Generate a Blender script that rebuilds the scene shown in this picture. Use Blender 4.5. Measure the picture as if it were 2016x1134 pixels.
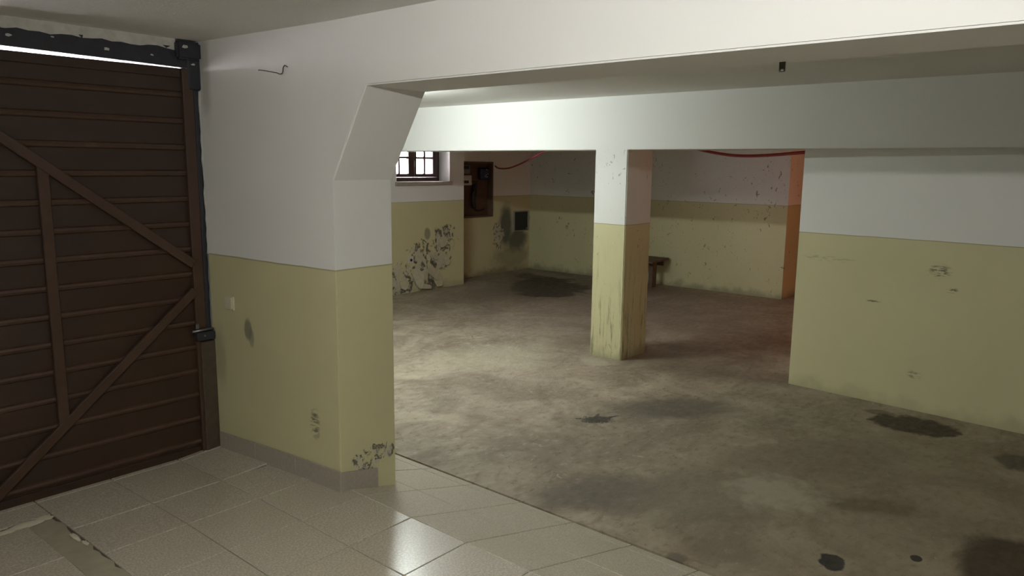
import bpy, bmesh, math, random
from mathutils import Vector, Matrix
random.seed(7)
R = math.radians

# ------------------------------------------------------------------ scene reset
for o in list(bpy.data.objects):
    bpy.data.objects.remove(o, do_unlink=True)
scene = bpy.context.scene
COL = scene.collection

# ------------------------------------------------------------------ camera
# world: x runs along the depth of the bays, y along the beams, z up; tiled floor at z = 0
YAW, PITCH, ROLL, FPX = 40.45, 9.223, -0.622, 1481.8
cam_d = bpy.data.cameras.new('camera')
cam_d.sensor_width = 36.0
cam_d.sensor_fit = 'HORIZONTAL'
cam_d.lens = 36.0 * FPX / 2016.0
cam_d.clip_start = 0.05
cam = bpy.data.objects.new('camera', cam_d)
COL.objects.link(cam)
cy, sy = math.cos(R(YAW)), math.sin(R(YAW))
fw = Vector((cy, sy, 0)); rt = Vector((sy, -cy, 0)); up = Vector((0, 0, 1))
c, s = math.cos(R(PITCH)), math.sin(R(PITCH))
CF = c * fw - s * up
CU = s * fw + c * up
cr, sr = math.cos(R(ROLL)), math.sin(R(ROLL))
camX = cr * rt - sr * CU
camY = sr * rt + cr * CU
camX, camY = (cr * rt - sr * CU), (sr * rt + cr * CU)
M = Matrix((camX, camY, -CF)).transposed().to_4x4()
M.translation = Vector((0, 0, 1.7))
cam.matrix_world = M
scene.camera = cam

# ------------------------------------------------------------------ world, exposure
w = bpy.data.worlds.new('overcast_sky')
scene.world = w
w.use_nodes = True
bg = w.node_tree.nodes['Background']
bg.inputs[0].default_value = (1.0, 0.93, 0.97, 1)
bg.inputs[1].default_value = 20.0
vs = scene.view_settings
vs.view_transform = 'Standard'
vs.look = 'None'
vs.gamma = 1.0
vs.use_curve_mapping = False
vs.exposure = 1.4

NEAR_TUBE = 178.0
BAY_TUBE = 168.0
ORANGE_W = 20.0

# ------------------------------------------------------------------ material helpers
class NT:
    def __init__(self, name):
        self.m = bpy.data.materials.new(name)
        self.m.use_nodes = True
        self.t = self.m.node_tree
        self.b = self.t.nodes['Principled BSDF']
        self.out = self.t.nodes['Material Output']
        self._pos = None
    def n(self, typ, **kw):
        nd = self.t.nodes.new(typ)
        for k, v in kw.items():
            setattr(nd, k, v)
        return nd
    def l(self, a, b):
        self.t.links.new(a, b)
    def put(self, sock, v):
        if hasattr(v, 'is_output') or isinstance(v, bpy.types.NodeSocket):
            self.l(v, sock)
        elif isinstance(v, (tuple, list)):
            if len(v) == 3 and len(sock.default_value) == 4:
                v = (*v, 1)
            sock.default_value = v
        else:
            sock.default_value = v
    def pos(self):
        if self._pos is None:
            self._pos = self.n('ShaderNodeNewGeometry').outputs['Position']
        return self._pos
    def math(self, op, a, b=None, clamp=False):
        nd = self.n('ShaderNodeMath', operation=op)
        nd.use_clamp = clamp
        self.put(nd.inputs[0], a)
        if b is not None:
            self.put(nd.inputs[1], b)
        return nd.outputs[0]
    def vmath(self, op, a, b=None):
        nd = self.n('ShaderNodeVectorMath', operation=op)
        self.put(nd.inputs[0], a)
        if b is not None:
            self.put(nd.inputs[1], b)
        return nd.outputs['Value'] if op == 'LENGTH' else nd.outputs['Vector']
    def noise(self, scale, detail=4, rough=0.55, vec=None, stretch=None, dist=0.0, color=False):
        v = vec or self.pos()
        if stretch:
            v = self.vmath('MULTIPLY', v, stretch)
        nd = self.n('ShaderNodeTexNoise')
        self.l(v, nd.inputs['Vector'])
        nd.inputs['Scale'].default_value = scale
        nd.inputs['Detail'].default_value = detail
        nd.inputs['Roughness'].default_value = rough
        nd.inputs['Distortion'].default_value = dist
        return nd.outputs['Color'] if color else nd.outputs[0]
    def ramp(self, v, a, b, lo=0.0, hi=1.0):
        nd = self.n('ShaderNodeMapRange')
        nd.interpolation_type = 'SMOOTHSTEP'
        self.put(nd.inputs[0], v)
        for i, x in ((1, a), (2, b), (3, lo), (4, hi)):
            self.put(nd.inputs[i], x)
        return nd.outputs[0]
    def mix(self, f, a, b, blend='MIX'):
        nd = self.n('ShaderNodeMix', data_type='RGBA', blend_type=blend)
        nd.clamp_factor = True
        self.put(nd.inputs[0], f)
        self.put(nd.inputs[6], a)
        self.put(nd.inputs[7], b)
        return nd.outputs[2]
    def sep(self, v):
        nd = self.n('ShaderNodeSeparateXYZ')
        self.l(v, nd.inputs[0])
        return nd.outputs
    def blob(self, centre, radii, soft=0.25, amp=0.5, nscale=4.0, rot=0.0, nz=None):
        """1 inside an irregular ellipsoid, 0 outside (world coordinates)"""
        d = self.vmath('SUBTRACT', self.pos(), centre)
        if rot:
            r = self.n('ShaderNodeVectorRotate', rotation_type='Z_AXIS')
            self.l(d, r.inputs['Vector'])
            r.inputs['Angle'].default_value = -rot
            d = r.outputs[0]
        d = self.vmath('MULTIPLY', d, tuple(1.0 / max(q, 1e-4) for q in radii))
        ln = self.vmath('LENGTH', d)
        nz = nz if nz is not None else self.noise(nscale, 5, 0.6)
        ln = self.math('ADD', ln, self.math('MULTIPLY', self.math('SUBTRACT', nz, 0.5), amp * 2))
        return self.ramp(ln, 1.0 - soft, 1.0 + soft, 1.0, 0.0)
    def fin(self, color=None, rough=None, bump=None, bstr=0.2, bdist=0.01, metal=0.0, spec=None, coat=None):
        if color is not None:
            self.put(self.b.inputs['Base Color'], color)
        if rough is not None:
            self.put(self.b.inputs['Roughness'], rough)
        self.b.inputs['Metallic'].default_value = metal
        if spec is not None:
            self.b.inputs['Specular IOR Level'].default_value = spec
        if coat is not None:
            self.b.inputs['Coat Weight'].default_value = coat
        if bump is not None:
            bp = self.n('ShaderNodeBump')
            bp.inputs['Strength'].default_value = bstr
            bp.inputs['Distance'].default_value = bdist
            self.l(bump, bp.inputs['Height'])
            self.l(bp.outputs[0], self.b.inputs['Normal'])
        return self.m

def plain(name, col, rough=0.6, metal=0.0, var=0.25, nscale=9.0, bump=0.0, spec=None):
    k = NT(name)
    n1 = k.noise(nscale, 5)
    dark = tuple(q * (1 - var) for q in col)
    lite = tuple(min(1, q * (1 + var)) for q in col)
    cc = k.mix(n1, dark, lite)
    return k.fin(cc, rough, n1 if bump else None, bump, 0.01, metal, spec)

WHITE = (0.71, 0.71, 0.695)
OLIVE = (0.55, 0.518, 0.31)

def wall_mat(name, dado=1.16, peels=(), stains=(), specks=0.0, streaks=0.0, scuffs=(), white=WHITE, foot=0.0):
    """two-tone plaster paint: white above, olive-yellow below a thin ruled line"""
    k = NT(name)
    z = k.sep(k.pos())[2]
    big = k.noise(1.3, 4)
    fine = k.noise(60, 3, 0.6)
    wob = k.math('MULTIPLY', k.math('SUBTRACT', k.noise(2.2, 2), 0.5), 0.012)
    zz = k.math('ADD', z, wob)
    m = k.ramp(zz, dado - 0.002, dado + 0.002, 1, 0)
    wc = k.mix(big, tuple(q * 0.94 for q in white), white)
    oc = k.mix(big, tuple(q * 0.90 for q in OLIVE), tuple(min(1, q * 1.05) for q in OLIVE))
    col = k.mix(m, wc, oc)
    line = k.math('MULTIPLY', k.ramp(zz, dado - 0.009, dado - 0.003, 0, 1), k.ramp(zz, dado - 0.001, dado + 0.003, 1, 0))
    col = k.mix(k.math('MULTIPLY', line, 0.55), col, (0.16, 0.15, 0.08))
    height = k.math('MULTIPLY', fine, 0.25)
    if streaks:
        st = k.noise(26, 5, 0.7, stretch=(1, 1, 0.10))
        low = k.ramp(z, dado + 0.05, -0.2, 0.0, 1.0)
        sm = k.math('MULTIPLY', k.ramp(st, 0.50, 0.66), k.math('MULTIPLY', low, streaks))
        col = k.mix(sm, col, (0.10, 0.09, 0.05))
    if specks:
        sp = k.noise(15, 3, 0.65, stretch=(1, 1, 0.75), dist=1.2)
        cl = k.noise(1.7, 3)
        th = k.math('SUBTRACT', 0.79, k.math('MULTIPLY', cl, 0.21))
        sm = k.ramp(k.math('SUBTRACT', sp, th), -0.03, 0.015)
        col = k.mix(k.math('MULTIPLY', sm, specks), col, (0.13, 0.11, 0.075))
        sp2 = k.noise(55, 2, 0.5)
        col = k.mix(k.math('MULTIPLY', k.ramp(sp2, 0.70, 0.75), specks * 0.8), col, (0.16, 0.14, 0.10))
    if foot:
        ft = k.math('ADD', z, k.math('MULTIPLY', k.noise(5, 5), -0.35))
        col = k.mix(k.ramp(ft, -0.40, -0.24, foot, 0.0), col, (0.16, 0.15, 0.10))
    for (cen, rad, sc, amt, amp, soft) in stains:
        col = k.mix(k.math('MULTIPLY', k.blob(cen, rad, soft, amp, 5.0), amt), col, sc)
    for (cen, rad, nsc) in peels:
        reg = k.blob(cen, rad, 0.55, 0.35, 3.0)
        on = k.ramp(reg, 0.02, 0.12)
        nn = k.noise(nsc, 7, 0.68, dist=0.5)
        v = k.math('ADD', k.math('MULTIPLY', reg, 0.30), nn)
        ex = k.math('MULTIPLY', k.ramp(v, 0.75, 0.77), on)
        pc = k.mix(k.noise(14, 5, 0.7), (0.33, 0.315, 0.25), (0.60, 0.575, 0.47))
        col = k.mix(k.math('MULTIPLY', ex, 0.8), col, pc)
        ch = k.noise(nsc * 1.7, 4, 0.6, stretch=(1, 1, 0.7), dist=1.0)
        edge = k.math('MULTIPLY', k.ramp(v, 0.67, 0.73), k.ramp(v, 0.79, 0.87, 1, 0))
        chips = k.math('MULTIPLY', k.math('MULTIPLY', k.ramp(ch, 0.48, 0.56), edge), on)
        col = k.mix(k.math('MULTIPLY', chips, 0.92), col, (0.075, 0.068, 0.045))
        height = k.math('SUBTRACT', height, k.math('MULTIPLY', ex, 1.6))
    for (cen, rad, amt) in scuffs:
        nn = k.noise(45, 4, 0.6, stretch=(1, 0.4, 1.6))
        sm = k.math('MULTIPLY', k.blob(cen, rad, 0.5, 0.6, 20), k.ramp(nn, 0.45, 0.60))
        col = k.mix(k.math('MULTIPLY', sm, amt), col, (0.11, 0.10, 0.07))
    rough = k.math('ADD', 0.72, k.math('MULTIPLY', m, -0.24))
    return k.fin(col, rough, height, 0.35, 0.006)

# ------------------------------------------------------------------ mesh helpers
def link(name, me, mat=None, parent=None):
    o = bpy.data.objects.new(name, me)
    COL.objects.link(o)
    if mat is not None and me is not None and len(me.materials) == 0:
        me.materials.append(mat)
    if parent is not None:
        o.parent = parent
    return o

def to_mesh(bm, name, smooth=False):
    bmesh.ops.recalc_face_normals(bm, faces=bm.faces)
    me = bpy.data.meshes.new(name)
    bm.to_mesh(me)
    bm.free()
    if smooth:
        for p in me.polygons:
            p.use_smooth = True
    return me

def add_box(bm, lo, hi, bev=0.0, seg=1, mat=None):
    cx = [(a + b) / 2 for a, b in zip(lo, hi)]
    sz = [abs(b - a) for a, b in zip(lo, hi)]
    r = bmesh.ops.create_cube(bm, size=1.0)
    vs_ = r['verts']
    bmesh.ops.scale(bm, vec=sz, verts=vs_)
    if bev > 0:
        es = list({e for v in vs_ for e in v.link_edges})
        rb = bmesh.ops.bevel(bm, geom=es, offset=bev, segments=seg, affect='EDGES', clamp_overlap=True)
        vs_ = list({v for f in rb['faces'] for v in f.verts} | {v for v in vs_ if v.is_valid})
        # all verts of this island
        st = list(vs_); seen = set(st)
        while st:
            v = st.pop()
            for e in v.link_edges:
                q = e.other_vert(v)
                if q not in seen:
                    seen.add(q); st.append(q)
        vs_ = list(seen)
    if mat is not None:
        bmesh.ops.transform(bm, matrix=mat, verts=vs_)
    bmesh.ops.translate(bm, vec=cx, verts=vs_)
    return vs_

def box(name, lo, hi, mat, parent=None, bev=0.0, seg=1):
    bm = bmesh.new()
    add_box(bm, lo, hi, bev, seg)
    return link(name, to_mesh(bm, name), mat, parent)

def add_prism(bm, poly, axis, a, b):
    """poly: 2-D points; axis 'x','y','z' = extrusion axis between a and b"""
    def p3(p, t):
        return {'x': (t, p[0], p[1]), 'y': (p[0], t, p[1]), 'z': (p[0], p[1], t)}[axis]
    va = [bm.verts.new(p3(p, a)) for p in poly]
    vb = [bm.verts.new(p3(p, b)) for p in poly]
    n = len(poly)
    bm.faces.new(va); bm.faces.new(list(reversed(vb)))
    for i in range(n):
        bm.faces.new((va[i], vb[i], vb[(i + 1) % n], va[(i + 1) % n]))
    return va + vb

def prism(name, poly, axis, a, b, mat, parent=None, bev=0.0):
    bm = bmesh.new()
    add_prism(bm, poly, axis, a, b)
    bmesh.ops.recalc_face_normals(bm, faces=bm.faces)
    if bev:
        bmesh.ops.bevel(bm, geom=list(bm.edges), offset=bev, segments=2, affect='EDGES', clamp_overlap=True)
    return link(name, to_mesh(bm, name), mat, parent)

def add_tube(bm, pts, r, seg=8, cap=True):
    pts = [Vector(p) for p in pts]
    rings = []
    up0 = Vector((0, 0, 1))
    for i, p in enumerate(pts):
        d = (pts[min(i + 1, len(pts) - 1)] - pts[max(i - 1, 0)]).normalized()
        ref = up0 if abs(d.dot(up0)) < 0.9 else Vector((1, 0, 0))
        a = d.cross(ref).normalized(); b = d.cross(a).normalized()
        rr = r[i] if isinstance(r, (list, tuple)) else r
        rings.append([bm.verts.new(p + rr * (math.cos(t) * a + math.sin(t) * b)) for t in (2 * math.pi * j / seg for j in range(seg))])
    for q0, q1 in zip(rings, rings[1:]):
        for j in range(seg):
            f = bm.faces.new((q0[j], q0[(j + 1) % seg], q1[(j + 1) % seg], q1[j]))
            f.smooth = True
    if cap:
        bm.faces.new(list(reversed(rings[0]))); bm.faces.new(rings[-1])

def tube(name, pts, r, mat, parent=None, seg=8):
    bm = bmesh.new()
    add_tube(bm, pts, r, seg)
    bmesh.ops.recalc_face_normals(bm, faces=bm.faces)
    me = bpy.data.meshes.new(name)
    bm.to_mesh(me); bm.free()
    return link(name, me, mat, parent)

def catmull(pts, n=8):
    P = [Vector(p) for p in pts]
    P = [2 * P[0] - P[1]] + P + [2 * P[-1] - P[-2]]
    out = []
    for i in range(1, len(P) - 2):
        p0, p1, p2, p3 = P[i - 1:i + 3]
        for j in range(n):
            t = j / n
            out.append(0.5 * ((2 * p1) + (-p0 + p2) * t + (2 * p0 - 5 * p1 + 4 * p2 - p3) * t * t + (-p0 + 3 * p1 - 3 * p2 + p3) * t ** 3))
    out.append(P[-2])
    return out

def empty(name, loc=(0, 0, 0)):
    o = bpy.data.objects.new(name, None)
    o.empty_display_size = 0.1
    o.location = loc
    COL.objects.link(o)
    return o

def tag(o, label=None, cat=None, group=None, kind=None):
    if label: o['label'] = label
    if cat: o['category'] = cat
    if group: o['group'] = group
    if kind: o['kind'] = kind
    return o

def adopt(child, parent):
    """parent keeping world placement (parents are only translated)"""
    child.parent = parent
    child.location = Vector(child.location) - parent.location
    return child

def struct(o, label=None, cat=None):
    return tag(o, label, cat, kind='structure')

# ------------------------------------------------------------------ levels
ZC = 2.37          # ceilings
ZL = -0.21         # concrete floor of the lower bays
XA, XB = 2.265, 2.64   # dividing wall faces
YD = 4.23          # garage gate plane
X2, X3 = 6.27, 6.75    # second beam
XF = 10.95         # far wall
YW, YP = 8.45, 8.92    # window wall, meter wall
L3 = 2.313         # crest of the ramp

def zf(x, y):
    z = 0.0
    if x > L3:
        z -= 0.255 * (min(x, 3.15) - L3)
    if y > 3.344 and x < 2.31:
        z -= 0.034 * (y - 3.344)
    return z

# ------------------------------------------------------------------ wall materials
m_mid = wall_mat('wall_paint_divider', 1.172,
    peels=[((2.44, 3.094, 0.13), (0.13, 0.2, 0.075), 16), ((2.59, 3.094, 0.14), (0.05, 0.2, 0.055), 9)],
    stains=[((2.25, 3.86, 0.765), (0.3, 0.030, 0.055), (0.16, 0.155, 0.12), 0.7, 0.7, 0.3),
            ((2.25, 3.83, 0.72), (0.3, 0.022, 0.05), (0.20, 0.19, 0.14), 0.6, 0.7, 0.3),
            ((2.22, 4.15, 0.55), (0.3, 0.05, 0.16), (0.25, 0.24, 0.16), 0.45, 0.8, 0.5),
            ((2.22, 4.16, 2.18), (0.3, 0.05, 0.22), (0.34, 0.33, 0.28), 0.6, 0.9, 0.5)],
    scuffs=[((2.265, 3.29, 0.33), (0.1, 0.035, 0.075), 0.9)])
m_beam = wall_mat('wall_paint_second_beam', 1.143, streaks=0.0)
m_pillar = wall_mat('wall_paint_pillar', 1.143, streaks=0.7, foot=0.5, specks=0.55)
m_right = wall_mat('wall_paint_right', 1.16,
    scuffs=[((6.53, 1.23, 0.93), (0.2, 0.07, 0.045), 0.9), ((6.53, 1.13, 0.79), (0.2, 0.035, 0.018), 0.9),
            ((6.55, 1.70, 0.633), (0.2, 0.06, 0.008), 1.0), ((6.5, 1.34, 0.08), (0.2, 0.05, 0.03), 0.6),
            ((6.58, 2.1, 0.95), (0.2, 0.22, 0.02), 0.4)], foot=0.35)
m_far = wall_mat('wall_paint_far', 1.17, specks=0.8, foot=0.65)
m_meter = wall_mat('wall_paint_meter_wall', 1.168, specks=0.3, foot=0.75,
    stains=[((10.27, 8.92, 0.64), (0.17, 0.3, 0.36), (0.085, 0.092, 0.075), 0.92, 0.35, 0.4),
            ((10.58, 8.92, 0.36), (0.27, 0.3, 0.21), (0.075, 0.085, 0.072), 0.92, 0.4, 0.4),
            ((10.45, 8.92, 0.05), (0.5, 0.3, 0.20), (0.17, 0.16, 0.11), 0.6, 0.8, 0.5)],
    peels=[((10.08, 8.92, 0.47), (0.16, 0.3, 0.24), 8)])
m_window = wall_mat('wall_paint_window_wall', 1.155, foot=0.4,
    peels=[((7.35, 8.45, -0.02), (0.42, 0.3, 0.34), 6), ((7.95, 8.45, 0.22), (0.45, 0.3, 0.36), 5.5), ((8.25, 8.45, 0.56), (0.30, 0.3, 0.24), 6.5)],
    stains=[((7.90, 8.45, 0.66), (0.06, 0.3, 0.09), (0.24, 0.235, 0.16), 0.9, 0.4, 0.2),
            ((8.30, 8.45, 0.645), (0.06, 0.3, 0.03), (0.06, 0.055, 0.035), 0.95, 0.5, 0.2),
            ((7.96, 8.45, -0.12), (0.16, 0.3, 0.10), (0.09, 0.08, 0.05), 0.8, 0.5, 0.3)])
m_plain = wall_mat('wall_paint_plain', 1.16)
m_bare = plain('bare_cement_render', (0.24, 0.225, 0.195), 0.9, var=0.25, nscale=3, bump=0.3)
kc = NT('ceiling_paint')
n1 = kc.noise(1.1, 4); n2 = kc.noise(70, 3)
cc = kc.mix(n1, (0.66, 0.655, 0.625), (0.73, 0.725, 0.695))
m_ceil = kc.fin(cc, 0.8, n2, 0.4, 0.006)

# ------------------------------------------------------------------ big structure
# dividing wall: beam, haunched pier and the wall running to the gate, one plastered body
bm = bmesh.new()
def xn(y):
    return XA if y <= 3.094 else XA - 0.0645 * (y - 3.094)
YE = 4.33
prof_a = [(-3.2, 2.057), (2.826, 2.057), (3.094, 1.62), (3.094, ZC + 0.15), (-3.2, ZC + 0.15)]
va = [bm.verts.new((XA, y, z)) for y, z in prof_a]
vb = [bm.verts.new((XB, y, z)) for y, z in prof_a]
pb = [(3.094, -0.5), (YE, -0.5), (YE, ZC + 0.15)]
wa = [bm.verts.new((xn(y), y, z)) for y, z in pb]
wb = [bm.verts.new((XB, y, z)) for y, z in pb]
bm.faces.new(va)
bm.faces.new(vb)
bm.faces.new([va[2], wa[0], wa[1], wa[2], va[3]])
bm.faces.new([vb[2], wb[0], wb[1], wb[2], vb[3]])
for q0, q1, r0, r1 in ((va[0], va[1], vb[0], vb[1]), (va[1], va[2], vb[1], vb[2]), (va[2], wa[0], vb[2], wb[0]),
                       (wa[0], wa[1], wb[0], wb[1]), (wa[1], wa[2], wb[1], wb[2]), (wa[2], va[3], wb[2], vb[3]),
                       (va[3], va[4], vb[3], vb[4]), (va[4], va[0], vb[4], vb[0])):
    bm.faces.new((q0, q1, r1, r0))
bmesh.ops.recalc_face_normals(bm, faces=bm.faces)
es = [e for e in bm.edges if abs(e.verts[0].co.x - e.verts[1].co.x) < 0.12 and e.calc_face_angle(0) > 0.5
      and max(e.verts[0].co.z, e.verts[1].co.z) < 2.4]
bmesh.ops.bevel(bm, geom=es, offset=0.007, segments=2, affect='EDGES')
o = link('wall_middle', to_mesh(bm, 'wall_middle'), m_mid)
struct(o, 'white and olive plastered wall with haunched pier and deep beam over the opening', 'wall')

# blank run of the dividing wall beyond the gate, towards the window wall
struct(box('wall_outer', (2.2, YE, -0.5), (XB, 8.9, ZC + 0.15), m_plain), 'plastered outer wall of the lower bay behind the pier', 'wall')

# second beam and pillar
bm = bmesh.new()
add_prism(bm, [(X2, 1.865), (X3, 1.865), (X3, ZC + 0.15), (X2, ZC + 0.15)], 'y', -3.2, YW + 0.05)
bmesh.ops.recalc_face_normals(bm, faces=bm.faces)
bmesh.ops.bevel(bm, geom=[e for e in bm.edges if abs(e.verts[0].co.y - e.verts[1].co.y) > 1 and e.verts[0].co.z < 2], offset=0.006, segments=2, affect='EDGES')
struct(link('ceiling_beam', to_mesh(bm, 'ceiling_beam'), m_beam), 'white plastered beam carried by the square pillar', 'beam')
bm = bmesh.new()
add_box(bm, (X2, 3.910, ZL - 0.1), (X3 - 0.005, 4.282, 1.866))
bmesh.ops.bevel(bm, geom=[e for e in bm.edges if abs(e.verts[0].co.z - e.verts[1].co.z) > 1], offset=0.008, segments=2, affect='EDGES')
struct(link('pillar', to_mesh(bm, 'pillar'), m_pillar), 'square pillar painted white above and olive below with grimy streaks', 'pillar')

# wall under the second beam at the right
prism('wall_right', [(6.615, 2.355), (6.255, -2.61), (6.255, -3.2), (6.95, -3.2), (6.95, 2.355)], 'z', ZL - 0.1, 1.868, m_right, bev=0.0)
o = bpy.data.objects['wall_right']
struct(o, 'olive and white wall filling the right side below the second beam', 'wall')

# far wall with thick end, meter wall, window wall
box('wall_far', (XF, 4.09, ZL - 0.1), (11.75, 9.2, ZC + 0.15), m_far)
struct(bpy.data.objects['wall_far'], 'speckled olive and white wall at the far end behind the bench', 'wall')
# meter wall with a niche for the meter board
NX0, NX1, NZ0, NZ1 = 9.05, 9.915, 0.81, 1.765
bm = bmesh.new()
for lo, hi in (((8.60, YP, ZL - 0.1), (NX0, 9.2, ZC + 0.15)), ((NX1, YP, ZL - 0.1), (XF + 0.05, 9.2, ZC + 0.15)),
               ((NX0, YP, ZL - 0.1), (NX1, 9.2, NZ0)), ((NX0, YP, NZ1), (NX1, 9.2, ZC + 0.15)), ((NX0, YP + 0.14, NZ0), (NX1, 9.2, NZ1))):
    add_box(bm, lo, hi)
struct(link('wall_meters', to_mesh(bm, 'wall_meters'), m_meter), 'damp stained olive and white wall around the meter board', 'wall')
# window wall
WX0, WX1, WZ0, WZ1 = 7.30, 8.385, 1.45, 2.19
bm = bmesh.new()
for lo, hi in (((XB - 0.1, YW, ZL - 0.1), (WX0, 8.9, ZC + 0.15)), ((WX1, YW, ZL - 0.1), (8.70, 9.0, ZC + 0.15)),
               ((WX0, YW, ZL - 0.1), (WX1, 8.9, WZ0)), ((WX0, YW, WZ1), (WX1, 8.9, ZC + 0.15))):
    add_box(bm, lo, hi)
struct(link('wall_window', to_mesh(bm, 'wall_window'), m_window), 'olive and white wall with peeling plaster below the small window', 'wall')

m_flake = plain('loose_plaster', (0.47, 0.445, 0.32), 0.9, var=0.25, nscale=18, bump=0.4)
wallw = bpy.data.objects['wall_window']
rf = random.Random(21)
for (x, z, rx, rz, tilt, rot) in ((7.98, 0.06, 0.16, 0.10, 18, 35), (8.12, -0.08, 0.13, 0.10, 14, 20), (7.70, -0.02, 0.10, 0.16, 12, -10), (7.84, -0.15, 0.13, 0.05, 25, 8),
                                  (8.20, 0.50, 0.10, 0.08, 10, 15), (8.05, 0.30, 0.07, 0.05, 14, 40), (7.42, -0.08, 0.10, 0.10, 8, 0), (7.90, 0.30, 0.05, 0.06, 15, -20), (8.30, 0.22, 0.06, 0.09, 12, 10)):
    bm = bmesh.new()
    poly = [(rx * (1 + rf.uniform(-.3, .25)) * math.cos(t), rz * (1 + rf.uniform(-.3, .25)) * math.sin(t)) for t in (k_ * math.pi / 3.5 + rf.uniform(-.2, .2) for k_ in range(7))]
    add_prism(bm, poly, 'y', -0.003, 0.003)
    o = link('plaster_flake', to_mesh(bm, 'plaster_flake'), m_flake, wallw)
    o.rotation_euler = (R(-tilt), R(rot), 0)
    o.location = (x, YW - 0.012 - 0.5 * rz * math.sin(R(tilt)), max(z, ZL + rz * 0.75))

# gate wall, walls behind the camera, remaining shell
bm = bmesh.new()
add_box(bm, (-2.1, YD - 0.02, -0.3), (-0.80, YD + 0.32, ZC + 0.15))
add_box(bm, (-0.80, YD + 0.02, 2.30), (2.25, YD + 0.32, ZC + 0.15))
struct(link('wall_gate', to_mesh(bm, 'wall_gate'), m_plain), 'plastered wall around and above the garage gate', 'wall')
struct(box('wall_back', (-2.1, -3.4, -0.3), (-1.9, YD, ZC + 0.15), m_bare), 'cement rendered wall of the tiled bay facing the opening', 'wall')
struct(box('wall_side', (-2.1, -3.4, -0.4), (12.2, -3.2, ZC + 0.15), m_bare), 'cement rendered end wall at the right end of all bays', 'wall')
struct(box('wall_passage', (6.95, 0.70, ZL - 0.1), (13.3, 0.9, ZC + 0.15), m_bare), 'cement side wall of the passage behind the right wall', 'wall')
struct(box('wall_passage_end', (13.2, 0.7, ZL - 0.1), (13.4, 4.6, ZC + 0.15), m_bare), 'cement end wall of the orange lit passage', 'wall')
struct(box('wall_passage_left', (11.75, 4.42, ZL - 0.1), (13.3, 4.62, ZC + 0.15), m_bare), 'cement inner wall of the passage past the far wall', 'wall')
struct(box('ceiling', (-2.1, -3.4, ZC), (6.6, 9.2, ZC + 0.12), m_ceil), 'rough white plastered ceiling slab', 'ceiling')
struct(box('ceiling', (6.6, -3.4, ZC), (13.4, 9.2, ZC + 0.12), m_bare), 'bare cement ceiling of the far bay', 'ceiling')

# ------------------------------------------------------------------ concrete floor
kf = NT('stained_concrete')
pz = kf.pos()
a1 = kf.noise(0.55, 6, 0.6, stretch=(1, 1, 0), dist=0.4)
a2 = kf.noise(2.4, 7, 0.62, stretch=(1, 1.5, 0), dist=0.8)
a3 = kf.noise(11, 6, 0.65, stretch=(1, 1.6, 0))
a4 = kf.noise(70, 3, 0.6)
a5 = kf.noise(1.3, 7, 0.68, stretch=(1.15, 1, 0), dist=1.0)
base = kf.mix(kf.ramp(a5, 0.33, 0.66), (0.195, 0.160, 0.113), (0.415, 0.358, 0.268))
base = kf.mix(kf.ramp(a1, 0.42, 0.62, 0.0, 0.45), base, (0.27, 0.212, 0.158))
base = kf.mix(kf.ramp(a2, 0.50, 0.64, 0.0, 0.50), base, (0.165, 0.132, 0.09))
base = kf.mix(kf.ramp(a3, 0.55, 0.66, 0.0, 0.50), base, (0.135, 0.108, 0.073))
base = kf.mix(kf.ramp(a3, 0.32, 0.42, 0.35, 0.0), base, (0.48, 0.43, 0.335))
pale = kf.noise(3.6, 7, 0.74, stretch=(1, 1.8, 0), dist=1.6)
base = kf.mix(kf.ramp(pale, 0.615, 0.68, 0.0, 0.6), base, (0.53, 0.485, 0.385))
dk = kf.noise(3.2, 7, 0.74, stretch=(1.3, 1.0, 0), dist=2.0)
base = kf.mix(kf.ramp(dk, 0.60, 0.67, 0.0, 0.65), base, (0.115, 0.092, 0.06))
pit = kf.noise(16, 5, 0.7, stretch=(1, 1.3, 0), dist=1.0)
base = kf.mix(kf.ramp(pit, 0.66, 0.70, 0.0, 0.75), base, (0.075, 0.06, 0.04))
base = kf.mix(kf.ramp(pit, 0.27, 0.31, 0.6, 0.0), base, (0.60, 0.56, 0.46))
nzA = kf.noise(2.2, 6, 0.6, dist=0.6)
nzB = kf.noise(9, 5, 0.6)
nzC = kf.noise(30, 3, 0.6, dist=1.5)
def st(cx, cy_, rx, ry, rot, colr, amt, soft, amp, nz):
    global base
    b_ = kf.blob((cx, cy_, ZL), (rx, ry, 10), soft, amp, rot=R(rot), nz=nz)
    base = kf.mix(kf.math('MULTIPLY', b_, amt), base, colr)
DK = (0.045, 0.038, 0.024); GR = (0.118, 0.100, 0.073); BR = (0.042, 0.027, 0.012)
st(4.7, 0.7, 1.9, 1.5, 0, (0.20, 0.155, 0.095), 0.6, 0.6, 0.7, nzA)
st(9.2, 5.8, 2.4, 3.6, 0, (0.21, 0.165, 0.125), 0.5, 0.5, 0.6, nzA)
st(9.45, 7.30, 1.0, 0.60, 40, DK, 0.9, 0.10, 0.75, nzA)
st(9.95, 7.75, 0.95, 0.28, 70, DK, 0.7, 0.25, 0.7, nzA)
st(8.3, 7.6, 0.9, 0.4, 10, (0.15, 0.125, 0.085), 0.6, 0.5, 0.8, nzA)
st(10.4, 6.0, 0.5, 1.2, 0, (0.17, 0.14, 0.10), 0.55, 0.6, 0.8, nzA)       # damp area in the far corner
st(5.22, 2.83, 0.50, 0.26, -38, GR, 0.85, 0.35, 0.6, nzA)       # dark area before the pillar
st(6.55, 3.25, 0.9, 0.35, -80, (0.15, 0.115, 0.08), 0.5, 0.5, 0.6, nzA)  # pillar's cast shadow painted into the floor colour, not a stain
st(4.63, 3.08, 0.115, 0.085, -40, DK, 0.95, 0.10, 1.0, nzC)
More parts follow.
